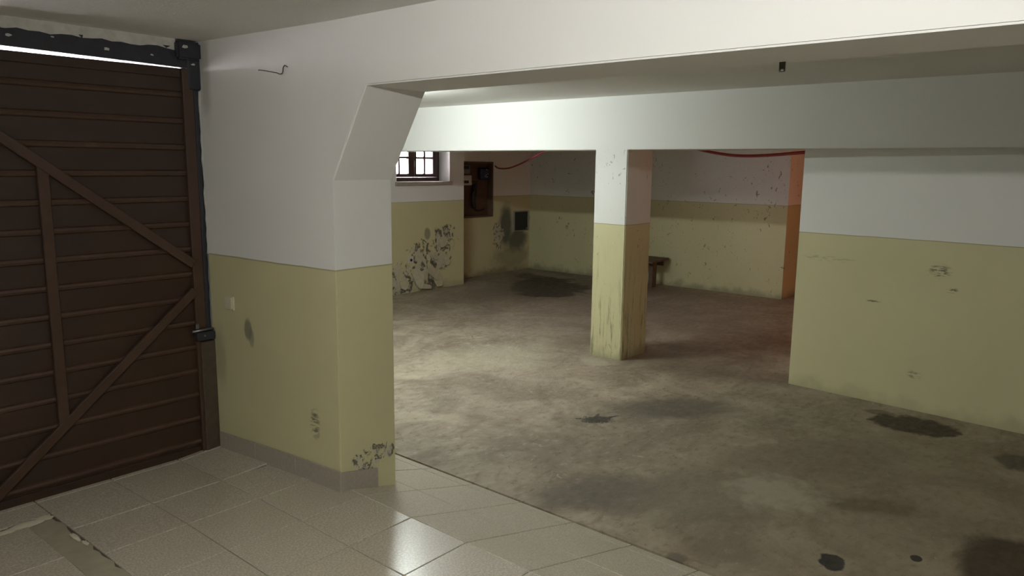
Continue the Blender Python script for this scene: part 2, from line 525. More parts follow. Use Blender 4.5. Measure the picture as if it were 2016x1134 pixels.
st(4.68, 3.12, 0.09, 0.015, 20, DK, 0.9, 0.10, 0.7, nzC)       # splash
st(4.70, 3.055, 0.13, 0.018, -20, DK, 0.9, 0.10, 0.8, nzC)
st(4.60, 3.11, 0.12, 0.016, -62, DK, 0.9, 0.10, 0.8, nzC)
st(3.55, 2.36, 0.34, 0.27, -30, GR, 0.75, 0.40, 0.7, nzA)       # grey patch beside the tiles
st(3.95, 1.85, 0.55, 0.3, -40, (0.19, 0.17, 0.125), 0.5, 0.5, 0.8, nzA)
st(6.15, 1.22, 0.21, 0.29, 8, BR, 0.95, 0.12, 0.45, nzB)        # brown hollow at the right wall
st(6.30, 1.50, 0.07, 0.12, 8, BR, 0.6, 0.3, 0.6, nzB)
st(3.66, 1.03, 0.085, 0.060, 20, (0.022, 0.021, 0.017), 0.95, 0.10, 0.55, nzB)
st(3.972, 0.72, 0.035, 0.026, 0, (0.022, 0.02, 0.015), 0.95, 0.10, 0.5, nzB)
st(4.18, 0.27, 0.36, 0.33, 20, BR, 0.92, 0.18, 0.5, nzA)       # large dark patch at the right edge
st(5.80, 0.52, 0.16, 0.12, 0, DK, 0.75, 0.3, 0.7, nzB)
st(4.45, 1.05, 0.10, 0.26, 30, (0.11, 0.08, 0.045), 0.7, 0.4, 0.9, nzB)
st(4.95, 1.60, 0.9, 0.25, -35, (0.17, 0.135, 0.09), 0.55, 0.5, 0.9, nzA)
st(4.27, 1.55, 0.24, 0.24, 0, (0.40, 0.36, 0.27), 0.6, 0.5, 1.3, nzB)
st(6.06, 4.08, 0.11, 0.16, -10, (0.36, 0.34, 0.25), 0.7, 0.2, 0.4, nzB)
st(5.6, 4.9, 0.55, 0.5, 0, (0.45, 0.415, 0.30), 0.55, 0.5, 0.8, nzA)
st(3.18, 1.62, 0.05, 0.05, 0, GR, 0.8, 0.3, 0.4, nzB)
fh = kf.math('ADD', kf.math('MULTIPLY', a3, 0.6), kf.math('MULTIPLY', a4, 0.25))
fh = kf.math('ADD', fh, a2)
m_conc = kf.fin(base, kf.ramp(a3, 0.3, 0.7, 0.55, 0.8), fh, 0.45, 0.02)

bm = bmesh.new()
add_box(bm, (3.160, -3.3, ZL - 0.15), (13.3, 9.1, ZL))
add_box(bm, (2.1, 4.6, ZL - 0.15), (3.15, 9.1, ZL))
struct(link('floor', to_mesh(bm, 'floor'), m_conc), 'blotchy stained bare concrete floor of the lower bays', 'floor')

# ------------------------------------------------------------------ tiled floor
kt = NT('speckled_tile')
oi = kt.n('ShaderNodeObjectInfo')
g1 = kt.noise(110, 2, 0.6); g2 = kt.noise(190, 1, 0.5); g3 = kt.noise(3.0, 4)
tc = kt.mix(kt.ramp(g1, 0.38, 0.64), (0.40, 0.36, 0.295), (0.56, 0.51, 0.43))
tc = kt.mix(kt.ramp(g2, 0.60, 0.70, 0, 0.35), tc, (0.29, 0.255, 0.205))
tc = kt.mix(kt.ramp(g3, 0.35, 0.7, 0, 0.35), tc, (0.42, 0.375, 0.295))
tc = kt.mix(kt.math('MULTIPLY', oi.outputs['Random'], 0.18), tc, (0.38, 0.345, 0.28))
m_tile = kt.fin(tc, 0.25, spec=0.75)
kt2 = NT('speckled_tile_worn')
g1 = kt2.noise(110, 2, 0.6); g2 = kt2.noise(190, 1, 0.5); g3 = kt2.noise(3.0, 4)
tc = kt2.mix(kt2.ramp(g1, 0.38, 0.64), (0.42, 0.38, 0.305), (0.56, 0.515, 0.425))
tc = kt2.mix(kt2.ramp(g2, 0.62, 0.72, 0, 0.3), tc, (0.33, 0.295, 0.235))
tc = kt2.mix(kt2.ramp(g3, 0.4, 0.7, 0, 0.3), tc, (0.46, 0.42, 0.31))
m_tile2 = kt2.fin(tc, 0.5, spec=0.4)
m_grout = plain('floor_grout', (0.085, 0.072, 0.053), 0.9, var=0.3, nscale=30)
m_cement = plain('cement_filler', (0.31, 0.275, 0.205), 0.9, var=0.2, nscale=14, bump=0.4)
m_mortar = plain('cream_mortar', (0.55, 0.51, 0.40), 0.9, var=0.2, nscale=20, bump=0.4)

bm = bmesh.new()
xs = [-2.0, 2.30, L3, 3.15, 3.20]
ys = [-3.3, 3.344, 4.6]
grid = {}
for i, x in enumerate(xs):
    for j, y in enumerate(ys):
        zt = zf(min(x, 3.15), y) - 0.008
        grid[i, j, 0] = bm.verts.new((x, y, zt))
        grid[i, j, 1] = bm.verts.new((x, y, -0.5))
for k_ in (0, 1):
    for i in range(4):
        for j in range(2):
            bm.faces.new((grid[i, j, k_], grid[i + 1, j, k_], grid[i + 1, j + 1, k_], grid[i, j + 1, k_]))
for i in range(4):
    for j in (0, 2):
        bm.faces.new((grid[i, j, 0], grid[i + 1, j, 0], grid[i + 1, j, 1], grid[i, j, 1]))
for j in range(2):
    for i in (0, 4):
        bm.faces.new((grid[i, j, 0], grid[i, j + 1, 0], grid[i, j + 1, 1], grid[i, j, 1]))
floor_t = link('floor', to_mesh(bm, 'floor_tiled'), m_grout)
struct(floor_t, 'beige speckled tile floor that ramps down to the concrete', 'floor')

tile_cache = {}
def tile_mesh(sx, sy, mat):
    key = (round(sx, 3), round(sy, 3), mat.name)
    if key not in tile_cache:
        bm = bmesh.new()
        hx, hy, b_, t_ = sx / 2, sy / 2, 0.0018, 0.010
        rings = [[(-hx, -hy, -t_), (hx, -hy, -t_), (hx, hy, -t_), (-hx, hy, -t_)],
                 [(-hx, -hy, -b_), (hx, -hy, -b_), (hx, hy, -b_), (-hx, hy, -b_)],
                 [(-hx + b_, -hy + b_, 0), (hx - b_, -hy + b_, 0), (hx - b_, hy - b_, 0), (-hx + b_, hy - b_, 0)]]
        V = [[bm.verts.new(p) for p in r] for r in rings]
        for a, b in zip(V, V[1:]):
            for i in range(4):
                bm.faces.new((a[i], a[(i + 1) % 4], b[(i + 1) % 4], b[i]))
        bm.faces.new(V[-1]); bm.faces.new(list(reversed(V[0])))
        me = to_mesh(bm, 'floor_tile')
        me.materials.append(mat)
        tile_cache[key] = me
    return tile_cache[key]

def lay_tile(x0, x1, y0, y1, mat, dz=0.0):
    gap = 0.0058
    if x1 - x0 < 0.03 or y1 - y0 < 0.03:
        return
    mx, my = (x0 + x1) / 2, (y0 + y1) / 2
    z00, z10, z01 = zf(x0 + 1e-4, my), zf(x1 - 1e-4, my), None
    ax = math.atan2(z10 - z00, x1 - x0)
    ay = math.atan2(zf(mx, y1 - 1e-4) - zf(mx, y0 + 1e-4), y1 - y0)
    me = tile_mesh((x1 - x0) / math.cos(ax) - gap, (y1 - y0) / math.cos(ay) - gap, mat)
    o = link('floor_tile', me, None, floor_t)
    zc = (zf(x0 + 1e-4, my) + zf(x1 - 1e-4, my)) / 2 if abs(ax) > 1e-4 else zf(mx, my)
    jit = random.uniform(-0.0006, 0.0006)
    o.location = (mx, my, zc + dz + jit)
    o.rotation_euler = (ay + random.uniform(-.0012, .0012), -ax + random.uniform(-.0012, .0012), 0)
    return o

TX, TY = 0.376, 0.3715
yj = [3.344 - TY * k for k in range(18, 0, -1)] + [3.344, 3.717, 4.19, YD + 0.06]
def pier_cut(x0, x1, y0, y1):
    """drop tiles completely under the dividing wall"""
    return y0 >= 3.09 and x0 >= 2.19
# main field
xj = [L3 - TX * k for k in range(11, -1, -1)]
for a, b in zip(xj, xj[1:]):
    for y0, y1 in zip(yj, yj[1:]):
        if b < 1.2 and y1 > 2.0 and y0 < 3.96:      # the patched field at the left
            if y1 <= 3.96 or y0 < 3.96:
                if y1 > 3.96:
                    lay_tile(a, b, 3.985, y1, m_tile)
                continue
        lay_tile(a, b, y0, y1, m_tile)
# patched field, its own grid, left of the cement strip
yl = [3.95, 3.45, 3.45 - TY, 3.45 - 2 * TY, 3.45 - 3 * TY, 1.99]
xl = [1.065 - TX * k for k in range(8, -1, -1)]
for a, b in zip(xl, xl[1:]):
    for y1, y0 in zip(yl, yl[1:]):
        lay_tile(a, b, y0, y1, m_tile, 0.0)
# ramp rows
for a, b in ((L3, 2.690), (2.690, 3.067), (3.067, 3.15)):
    for y0, y1 in zip(yj, yj[1:]):
        lay_tile(a, b, y0, y1, m_tile2)
# cement strip with a ragged, broken edge
bm = bmesh.new()
random.seed(3)
n = 44
L_, R_ = [], []
for i in range(n + 1):
    y = 1.98 + (3.975 - 1.98) * i / n
    L_.append(Vector((1.062 + random.uniform(-.003, .002), y, zf(1, y) - 0.001)))
    R_.append(Vector((1.184 + random.uniform(-.014, .003), y, zf(1, y) - 0.003)))
rows = []
for a, b in zip(L_, R_):
    mid = (a + b) / 2 + Vector((random.uniform(-.01, .01), 0, -0.0035))
    rows.append([bm.verts.new(p) for p in (a + Vector((0, 0, -.02)), a, mid, b, b + Vector((0, 0, -.02)))])
for p, q in zip(rows, rows[1:]):
    for i in range(4):
        bm.faces.new((p[i], p[i + 1], q[i + 1], q[i]))
o = link('cement_strip', to_mesh(bm, 'cement_strip'), m_cement, floor_t)
def lump(name, cx, cy_, rx, ry, rz, rot, mat, parent, seed):
    rnd = random.Random(seed)
    bm = bmesh.new()
    bmesh.ops.create_uvsphere(bm, u_segments=14, v_segments=8, radius=1.0)
    for v in bm.verts:
        k = 1 + rnd.uniform(-.22, .22)
        v.co.x *= k; v.co.y *= k; v.co.z *= 1 + rnd.uniform(-.2, .2)
    bmesh.ops.scale(bm, vec=(rx, ry, rz), verts=bm.verts)
    bmesh.ops.rotate(bm, cent=(0, 0, 0), matrix=Matrix.Rotation(R(rot), 3, 'Z'), verts=bm.verts)
    bmesh.ops.translate(bm, vec=(cx, cy_, zf(1, cy_)), verts=bm.verts)
    return link(name, to_mesh(bm, name, True), mat, parent)
for i, (cx, cyy, rx, ry, rz) in enumerate(((1.14, 3.955, 0.045, 0.03, 0.003), (1.06, 3.945, 0.075, 0.038, 0.004), (0.96, 3.93, 0.06, 0.028, 0.003), (0.86, 3.925, 0.05, 0.02, 0.003), (1.165, 3.62, 0.014, 0.05, 0.004), (1.172, 3.52, 0.01, 0.03, 0.003))):
    lump('mortar_lump', cx, cyy, rx, ry, rz, 0, m_mortar, floor_t, i)

# skirting tiles
m_skirt = plain('skirting_stoneware', (0.33, 0.295, 0.245), 0.4, var=0.22, nscale=60)
def skirt(parent_name, pieces, label):
    root = empty(parent_name, pieces[0][0])
    struct(root, label, 'baseboard')
    for (p0, p1, h, nrm) in pieces:
        bm = bmesh.new()
        p0, p1, nrm = Vector(p0), Vector(p1), Vector(nrm)
        d = (p1 - p0).normalized() * 0.0018
        p0 = p0 + d; p1 = p1 - d
        t = nrm * 0.011
        b0 = [p0, p1, p1 + t, p0 + t]
        lo = [bm.verts.new(p - root.location) for p in b0]
        hi = [bm.verts.new(p + Vector((0, 0, h)) - root.location) for p in b0]
        bm.faces.new(lo); bm.faces.new(hi)
        for i in range(4):
            bm.faces.new((lo[i], lo[(i + 1) % 4], hi[(i + 1) % 4], hi[i]))
        bmesh.ops.recalc_face_normals(bm, faces=bm.faces)
        bmesh.ops.bevel(bm, geom=list(bm.edges), offset=0.002, segments=1, affect='EDGES')
        link('skirting_tile', to_mesh(bm, 'skirting_tile'), m_skirt, root)
def wp(y):
    return (xn(y) - 0.0005, y, zf(2.2, y))
nA = Vector((-1, -0.0645, 0)).normalized()
skirt('baseboard_left', [(wp(3.085), wp(3.458), 0.112, nA), (wp(3.458), wp(3.83), 0.113, nA), (wp(3.83), wp(4.19), 0.114, nA)],
      'speckled tile baseboard along the wall beside the gate')
skirt('baseboard_right', [((2.256, 3.0935, zf(2.256, 3.0)), (2.505, 3.0935, zf(2.505, 3.0)), 0.109, Vector((0, -1, 0)))],
      'short speckled baseboard tile at the foot of the pier')

# ------------------------------------------------------------------ garage gate
m_gate = plain('brown_gate_paint', (0.031, 0.0145, 0.0075), 0.45, var=0.35, nscale=6, bump=0.1)
m_gate2 = plain('brown_gate_frame_paint', (0.056, 0.029, 0.017), 0.42, var=0.35, nscale=12, bump=0.1)
m_navy = plain('black_frame_paint', (0.022, 0.023, 0.032), 0.5, var=0.6, nscale=18, bump=0.3)
m_brownplate = plain('scraped_brown_plate', (0.062, 0.044, 0.030), 0.55, var=0.55, nscale=25, bump=0.3)
m_steel = plain('dull_steel', (0.25, 0.25, 0.25), 0.4, 0.8, var=0.3, nscale=30)
m_chip = plain('bare_plaster_chip', (0.48, 0.47, 0.43), 0.9, var=0.3, nscale=25, bump=0.4)

RIBZ = [0.0413 + 0.1452 * k for k in range(15)]
def panel_mesh(x0, x1, z0, z1):
    bm = bmesh.new()
    add_box(bm, (x0, YD + 0.010, z0), (x1, YD + 0.022, z1))
    return to_mesh(bm, 'panel')
def gate_leaf(name, xl_, xr_, mirror, label):
    """sheet-metal leaf: separate sheet courses, ribs, stiles, post and two braces; the meeting stile is on the xl_ side"""
    root = empty(name, ((xl_ + xr_) / 2, YD, -0.034))
    struct(root, label, 'gate')
    off = -root.location
    def part(pn, me, mat):
        o = link(pn, me, mat, root); o.location = off; return o
    zs = [-0.022] + RIBZ + [2.20]
    for z0, z1 in zip(zs, zs[1:]):
        part('panel', panel_mesh(xl_ + 0.03, xr_ - 0.03, z0 + 0.002, z1 - 0.002), m_gate)
    for z in RIBZ:
        bm = bmesh.new()
        pr = [(YD + 0.011, z - 0.019), (YD + 0.0, z - 0.012), (YD - 0.004, z), (YD + 0.0, z + 0.012), (YD + 0.011, z + 0.019)]
        add_prism(bm, pr, 'x', xl_ + 0.05, xr_ - 0.05)
        part('rib', to_mesh(bm, 'rib'), m_gate2)
    bm = bmesh.new(); add_box(bm, (xr_ - 0.062, YD - 0.022, -0.042), (xr_, YD + 0.02, 2.218), 0.004); part('stile', to_mesh(bm, 'stile'), m_gate2)
    bm = bmesh.new(); add_box(bm, (xl_, YD - 0.022, -0.042), (xl_ + 0.06, YD + 0.02, 2.218), 0.004); part('stile', to_mesh(bm, 'stile'), m_gate2)
    bm = bmesh.new(); add_box(bm, (xl_ + 0.06, YD - 0.003, 2.165), (xr_ - 0.062, YD + 0.02, 2.216), 0.003); part('top_rail', to_mesh(bm, 'top_rail'), m_gate)
    bm = bmesh.new(); add_box(bm, (xl_ + 0.06, YD - 0.002, -0.045), (xr_ - 0.062, YD + 0.02, 0.012), 0.003); part('bottom_rail', to_mesh(bm, 'bottom_rail'), m_gate)
    def bar(pn, a, b, w_, y0, y1):
        a, b = Vector(a), Vector(b)
        d = (b - a).normalized(); nn = Vector((-d.y, d.x)) * w_ / 2
        poly = [a + nn, b + nn, b - nn, a - nn]
        bm = bmesh.new()
        add_prism(bm, [tuple(p) for p in poly], 'y', y0, y1)
        bmesh.ops.recalc_face_normals(bm, faces=bm.faces)
        bmesh.ops.bevel(bm, geom=list(bm.edges), offset=0.003, segments=1, affect='EDGES')
        part(pn, to_mesh(bm, pn), m_gate2)
    W = xr_ - xl_
    def mx(x):
        return x if not mirror else xl_ + xr_ - x
    # brace geometry measured on the leaf nearest the pier
    dx = xr_ - 2.163 if not mirror else xr_ - 2.163
    f = lambda x: (x + dx) if not mirror else (xl_ + xr_ - (x + dx))
    bar('brace', (f(2.105), 1.118), (f(0.755), 2.150), 0.052, YD - 0.030, YD - 0.005)
    bar('brace', (f(2.105), 0.962), (f(1.00), 0.022), 0.050, YD - 0.030, YD - 0.005)
    bar('post', (f(1.3655), 0.335), (f(1.3655), 1.685), 0.052, YD - 0.026, YD - 0.002)
    return root
g1_ = gate_leaf('door_1', 0.70, 2.150, False, 'brown ribbed metal gate leaf with diagonal braces beside the white wall')
lk = box('latch', (2.075 - g1_.location.x, -0.055, 0.665 + 0.034), (2.185 - g1_.location.x, -0.022, 0.715 + 0.034), m_navy, g1_, 0.004)
tube('bolt', [(2.05 - g1_.location.x, -0.04, 0.725 + .034), (2.18 - g1_.location.x, -0.04, 0.728 + .034)], 0.008, m_steel, lk)
box('bolt_head', (2.112 - g1_.location.x, -0.062, 0.69 + 0.034), (2.124 - g1_.location.x, -0.052, 0.70 + 0.034), m_steel, lk, 0.002)
box('hasp', (2.080 - g1_.location.x, -0.034, 0.735 + 0.034), (2.10 - g1_.location.x, -0.020, 0.765 + 0.034), m_steel, g1_, 0.003)
gate_leaf('door_2', -0.7755, 0.6995, True, 'second brown ribbed metal gate leaf further left')

# fixed dark frame around the gate
fr = empty('trim_1', (2.18, YD, -0.03))
struct(fr, 'black painted steel frame post and lintel around the gate', 'frame')
def fpart(n_, lo, hi, mat, bev=0.004):
    o = box(n_, lo, hi, mat, None, bev); adopt(o, fr); return o
fpart('frame_post', (2.149, YD + 0.000, 0.64), (2.197, YD + 0.06, 2.355), m_navy)
fpart('inner_angle', (2.152, YD - 0.020, 0.66), (2.172, YD + 0.03, 2.225), m_navy, 0.003)
fpart('cover_plate', (2.105, YD - 0.036, -0.03), (2.192, YD + 0.03, 0.655), m_brownplate, 0.006)
bm = bmesh.new()
add_prism(bm, [(-0.80, 2.2550), (1.20, 2.2335), (2.15, 2.2195), (2.15, 2.33), (-0.80, 2.318)], 'y', YD - 0.015, YD + 0.07)
adopt(link('lintel', to_mesh(bm, 'lintel'), m_navy), fr)
bm = bmesh.new()
add_box(bm, (2.055, YD - 0.05, 2.262), (2.195, YD + 0.03, 2.362), 0.012, 2)
adopt(link('corner_block', to_mesh(bm, 'corner_block'), m_navy), fr)
fpart('corner_post', (2.120, YD - 0.03, 2.10), (2.195, YD + 0.03, 2.28), m_navy, 0.01)
# ragged plaster edge beside the post
bm = bmesh.new()
random.seed(5)
pts = [(2.192 + random.uniform(-.003, .003), YD - 0.004, 1.17 + 0.05 * i) for i in range(20)]
add_tube(bm, pts, [0.007 + random.uniform(-.003, .003) for _ in pts], 6)
adopt(link('plaster_edge', to_mesh(bm, 'plaster_edge'), m_chip), fr)
m_greyfill = plain('grey_filler', (0.20, 0.20, 0.19), 0.9, var=0.35, nscale=16, bump=0.3)
pts = [(2.194 + random.uniform(-.002, .002), YD - 0.004, 0.62 + 0.05 * i) for i in range(12)]
bm = bmesh.new()
add_tube(bm, pts, [0.007 + random.uniform(-.002, .002) for _ in pts], 6)
adopt(link('filler_edge', to_mesh(bm, 'filler_edge'), m_greyfill), fr)
# rough plaster band between lintel and ceiling, with paint chips
bm = bmesh.new()
random.seed(11)
N = 60
top, bot = [], []
for i in range(N + 1):
    x = -0.8 + (2.06 + 0.8) * i / N
    top.append((x, 2.371)); bot.append((x, 2.316 + 0.004 * math.sin(i * .9) + random.uniform(-.006, .006)))
va_ = [bm.verts.new((x, YD - 0.012 - random.uniform(0, .01), z)) for x, z in top]
vb_ = [bm.verts.new((x, YD - 0.012 - random.uniform(0, .008), z)) for x, z in bot]
vc_ = [bm.verts.new((x, YD + 0.03, z)) for x, z in bot]
for i in range(N):
    bm.faces.new((va_[i], va_[i + 1], vb_[i + 1], vb_[i]))
    bm.faces.new((vb_[i], vb_[i + 1], vc_[i + 1], vc_[i]))
adopt(link('plaster_band', to_mesh(bm, 'plaster_band'), m_chip), fr)
for i, (x, z, r_) in enumerate(((1.26, 2.285, 0.010), (1.70, 2.272, 0.012), (1.93, 2.27, 0.006), (2.10, 2.33, 0.014), (1.45, 2.30, 0.006), (2.15, 2.24, 0.008))):
    rnd = random.Random(i)
    bm = bmesh.new()
    poly = [(x + r_ * (1 + rnd.uniform(-.35, .35)) * math.cos(t) * 1.3, z + r_ * (1 + rnd.uniform(-.35, .35)) * math.sin(t) * .7) for t in (k * math.pi / 4 for k in range(8))]
    yy = YD - 0.052 if x > 2.05 and z > 2.26 else (YD - 0.032 if x > 2.05 else YD - 0.017)
    add_prism(bm, poly, 'y', yy, yy + 0.02)
    adopt(link('paint_chip', to_mesh(bm, 'paint_chip'), m_chip), fr)

# ------------------------------------------------------------------ window
m_wood = plain('dark_window_wood', (0.055, 0.032, 0.028), 0.5, var=0.35, nscale=20, bump=0.1)
m_stone = plain('sill_stone', (0.30, 0.26, 0.22), 0.6, var=0.3, nscale=12, bump=0.2)
kg = NT('window_glass')
tr_ = kg.n('ShaderNodeBsdfTransparent'); gl_ = kg.n('ShaderNodeBsdfGlossy'); gl_.inputs['Roughness'].default_value = 0.03
frn = kg.n('ShaderNodeFresnel'); frn.inputs[0].default_value = 1.45
mx_ = kg.n('ShaderNodeMixShader')
kg.l(frn.outputs[0], mx_.inputs[0]); kg.l(tr_.outputs[0], mx_.inputs[1]); kg.l(gl_.outputs[0], mx_.inputs[2]); kg.l(mx_.outputs[0], kg.out.inputs[0])
m_glass = kg.m
win = empty('window_1', (7.84, 8.70, WZ0))
struct(win, 'small dark wooden two-casement window with bright panes', 'window')
def wpart(n_, lo, hi, mat, bev=0.003, par=None):
    o = box(n_, lo, hi, mat, None, bev); adopt(o, win)
    if par is not None:
        o.parent = par; o.location = Vector(o.location) - Vector(par.location)
    return o
bm = bmesh.new()
FY0, FY1 = 8.685, 8.76
for lo, hi in (((WX0, FY0, WZ0), (WX0 + 0.05, FY1, WZ1)), ((WX1 - 0.05, FY0, WZ0), (WX1, FY1, WZ1)),
               ((WX0 + .05, FY0, WZ0), (WX1 - .05, FY1, WZ0 + 0.06)), ((WX0 + .05, FY0, WZ1 - 0.05), (WX1 - .05, FY1, WZ1))):
    add_box(bm, lo, hi, 0.003)
adopt(link('window_frame', to_mesh(bm, 'window_frame'), m_wood), win)
mid = 7.851
for (a, b, cols) in ((mid + 0.002, WX1 - 0.052, ((7.897, 8.055), (8.087, 8.238))), (WX0 + 0.052, mid - 0.002, ((7.462, 7.540), (7.571, 7.733)))):
    if a < 7.5:
        cols = ((7.43, 7.540), (7.571, 7.735))
    ca = empty('casement', (0, 0, 0)); ca.parent = win
    off = Vector((0, 0, 0))
    rowsz = ((1.564, 1.789), (1.82, 2.045))
    bm = bmesh.new()
    z0, z1 = WZ0 + 0.062, WZ1 - 0.052
    y0, y1 = 8.672, 8.715
    add_box(bm, (a, y0, z0), (cols[0][0], y1, z1), 0.002)
    add_box(bm, (cols[1][1], y0, z0), (b, y1, z1), 0.002)
    add_box(bm, (cols[0][0], y0, z0), (cols[1][1], y1, rowsz[0][0]), 0.002)
    add_box(bm, (cols[0][0], y0, rowsz[1][1]), (cols[1][1], y1, z1), 0.002)
    me = to_mesh(bm, 'sash')
    o = link('sash', me, m_wood, ca); o.location = -win.location
    bm = bmesh.new()
    add_box(bm, (cols[0][1], y0 + .006, rowsz[0][0]), (cols[1][0], y1 - .006, rowsz[1][1]), 0.002)
    o = link('muntin', to_mesh(bm, 'muntin'), m_wood, ca); o.location = -win.location
    bm = bmesh.new()
    add_box(bm, (cols[0][0], y0 + .008, rowsz[0][1]), (cols[1][1], y1 - .008, rowsz[1][0]), 0.002)
    o = link('muntin', to_mesh(bm, 'muntin'), m_wood, ca); o.location = -win.location
    for cx0, cx1 in cols:
        for rz0, rz1 in rowsz:
            bm = bmesh.new()
            add_box(bm, (cx0 - .004, 8.692, rz0 - .004), (cx1 + .004, 8.696, rz1 + .004))
            o = link('pane', to_mesh(bm, 'pane'), m_glass, ca); o.location = -win.location
wpart('window_sill', (WX0 - 0.03, YW - 0.035, 1.395), (WX1 + 0.035, 8.70, 1.448), m_stone, 0.005)
wpart('handle', (7.845, 8.655, 1.66), (7.862, 8.675, 1.76), m_steel, 0.003)

# ------------------------------------------------------------------ meter board
m_brown = plain('meter_board_wood', (0.085, 0.045, 0.028), 0.55, var=0.3, nscale=10)
m_brown2 = plain('meter_board_frame_wood', (0.12, 0.075, 0.045), 0.55, var=0.3, nscale=10)
m_greyb = plain('grey_meter_plastic', (0.20, 0.21, 0.22), 0.4, var=0.15)
m_whiteb = plain('white_breaker_plastic', (0.50, 0.48, 0.43), 0.45, var=0.12)
m_blackp = plain('black_plastic', (0.018, 0.017, 0.017), 0.5, var=0.3)
m_blue = plain('blue_meter_glass', (0.028, 0.035, 0.095), 0.25, var=0.2)
m_blackc = plain('black_cable_rubber', (0.02, 0.017, 0.016), 0.6, var=0.3)
mb = empty('meter_board', (9.48, YP + 0.12, NZ0))
tag(mb, 'brown wooden board with electricity meters and cables in the wall niche', 'meter board')
def mp(n_, lo, hi, mat, bev=0.004, par=None):
    o = box(n_, lo, hi, mat, None, bev); adopt(o, mb)
    if par is not None:
        o.parent = par; o.location = Vector(o.location) - Vector(par.location)
    return o
mp('backing', (NX0 + .002, YP + 0.10, NZ0 + .002), (NX1 - .002, YP + 0.138, NZ1 - .002), m_brown)
bm = bmesh.new()
fy0, fy1 = YP - 0.015, YP + 0.10
for lo, hi in (((NX0 + .002, fy0, NZ0 + .002), (NX0 + .03, fy1, NZ1 - .002)), ((NX1 - .03, fy0, NZ0 + .002), (NX1 - .002, fy1, NZ1 - .002)),
               ((NX0 + .03, fy0, NZ1 - .03), (NX1 - .03, fy1, NZ1 - .002)), ((NX0 + .03, fy0, NZ0 + .002), (NX1 - .03, fy1, NZ0 + .03))):
    add_box(bm, lo, hi, 0.003)
adopt(link('board_frame', to_mesh(bm, 'board_frame'), m_brown2), mb)
gm = mp('grey_meter', (9.10, YP + 0.02, 1.555), (9.365, YP + 0.10, 1.705), m_greyb, 0.01)
tag(gm, 'grey meter case')
mp('meter_window', (9.14, YP + 0.012, 1.635), (9.33, YP + 0.022, 1.69), m_blackp, 0.003, gm)
wbk = mp('breaker_box', (9.08, YP + 0.01, 1.365), (9.395, YP + 0.10, 1.535), m_whiteb, 0.008)
tag(wbk, 'cream breaker box')
for k in range(4):
    mp('breaker_switch', (9.12 + .05 * k, YP - 0.002, 1.40), (9.155 + .05 * k, YP + 0.012, 1.445), m_blackp, 0.003, wbk)
bmn = mp('blue_meter', (9.63, YP + 0.01, 1.46), (9.85, YP + 0.10, 1.655), m_blue, 0.02)
tag(bmn, 'dark blue meter')
for (x, z) in ((9.76, 1.63), (9.75, 1.54), (9.79, 1.555), (9.735, 1.515), (9.77, 1.505)):
    mp('meter_mark', (x - .008, YP + 0.004, z - .008), (x + .008, YP + 0.012, z + .008), m_whiteb, 0.002, bmn)
mp('terminal_cover', (9.42, YP + 0.03, 1.415), (9.56, YP + 0.10, 1.435), m_blackp, 0.003)
for pts, r_ in (([(9.54, YP + .07, 1.37), (9.47, YP + .05, 1.26), (9.46, YP + .05, 1.12), (9.50, YP + .06, 0.98)], 0.035),
                ([(9.58, YP + .07, 1.40), (9.55, YP + .06, 1.25), (9.52, YP + .06, 1.08), (9.54, YP + .07, 0.95), (9.64, YP + .06, .925), (9.75, YP + .06, 0.95)], 0.012)):
    o = tube('cable', catmull(pts, 6), r_, m_blackc); adopt(o, mb)

# dark recessed cupboard near the corner
cb = empty('wall_cupboard', (10.66, YP, 0.525))
tag(cb, 'small dark metal cupboard on the damp wall by the corner', 'cupboard')
def cp(n_, lo, hi, mat, bev=0.004):
    o = box(n_, lo, hi, mat, None, bev); adopt(o, cb); return o
m_darkbox = plain('dark_cupboard_door', (0.010, 0.012, 0.013), 0.5, var=0.3)
m_greyfr = plain('grey_cupboard_frame', (0.26, 0.26, 0.24), 0.6, var=0.2)
bm = bmesh.new()
for lo, hi in (((10.46, YP - 0.03, 0.515), (10.49, YP + .01, 0.885)), ((10.865, YP - 0.03, 0.515), (10.89, YP + .01, 0.885)),
               ((10.49, YP - 0.03, 0.865), (10.865, YP + .01, 0.885)), ((10.49, YP - 0.03, 0.515), (10.865, YP + .01, 0.53))):
    add_box(bm, lo, hi, 0.002)
adopt(link('cupboard_frame', to_mesh(bm, 'cupboard_frame'), m_greyfr), cb)
cp('cupboard_door', (10.492, YP - 0.022, 0.532), (10.863, YP + 0.005, 0.863), m_darkbox)
cp('handle', (10.80, YP - 0.05, 0.545), (10.835, YP - 0.02, 0.575), m_steel)

# ------------------------------------------------------------------ wall switch and broken socket
m_cream = plain('cream_switch_plastic', (0.60, 0.56, 0.42), 0.35, var=0.06)
ys_ = 4.02
sw = empty('light_switch', (xn(ys_), ys_, 0.90))
sw.rotation_euler = (0, 0, math.atan(0.0645))
tag(sw, 'cream square light switch on the olive wall beside the gate', 'light switch')
box('switch_plate', (-0.012, -0.043, -0.041), (0.001, 0.043, 0.041), m_cream, sw, 0.004, 2)
box('rocker', (-0.0165, -0.029, -0.031), (-0.010, 0.029, 0.031), m_cream, sw, 0.002)
so = empty('wall_socket', (7.555, YW, 0.285))
tag(so, 'broken white wall socket on the peeling window wall', 'socket')
box('socket_plate', (-0.05, -0.014, -0.055), (0.05, 0.001, 0.055), plain('socket_white', (0.55, 0.53, 0.47), 0.5, var=0.1), so, 0.004)
tube('socket_hole', [(0.0, -0.019, 0.0), (0.0, -0.012, 0.0)], 0.022, m_blackp, so, 12)

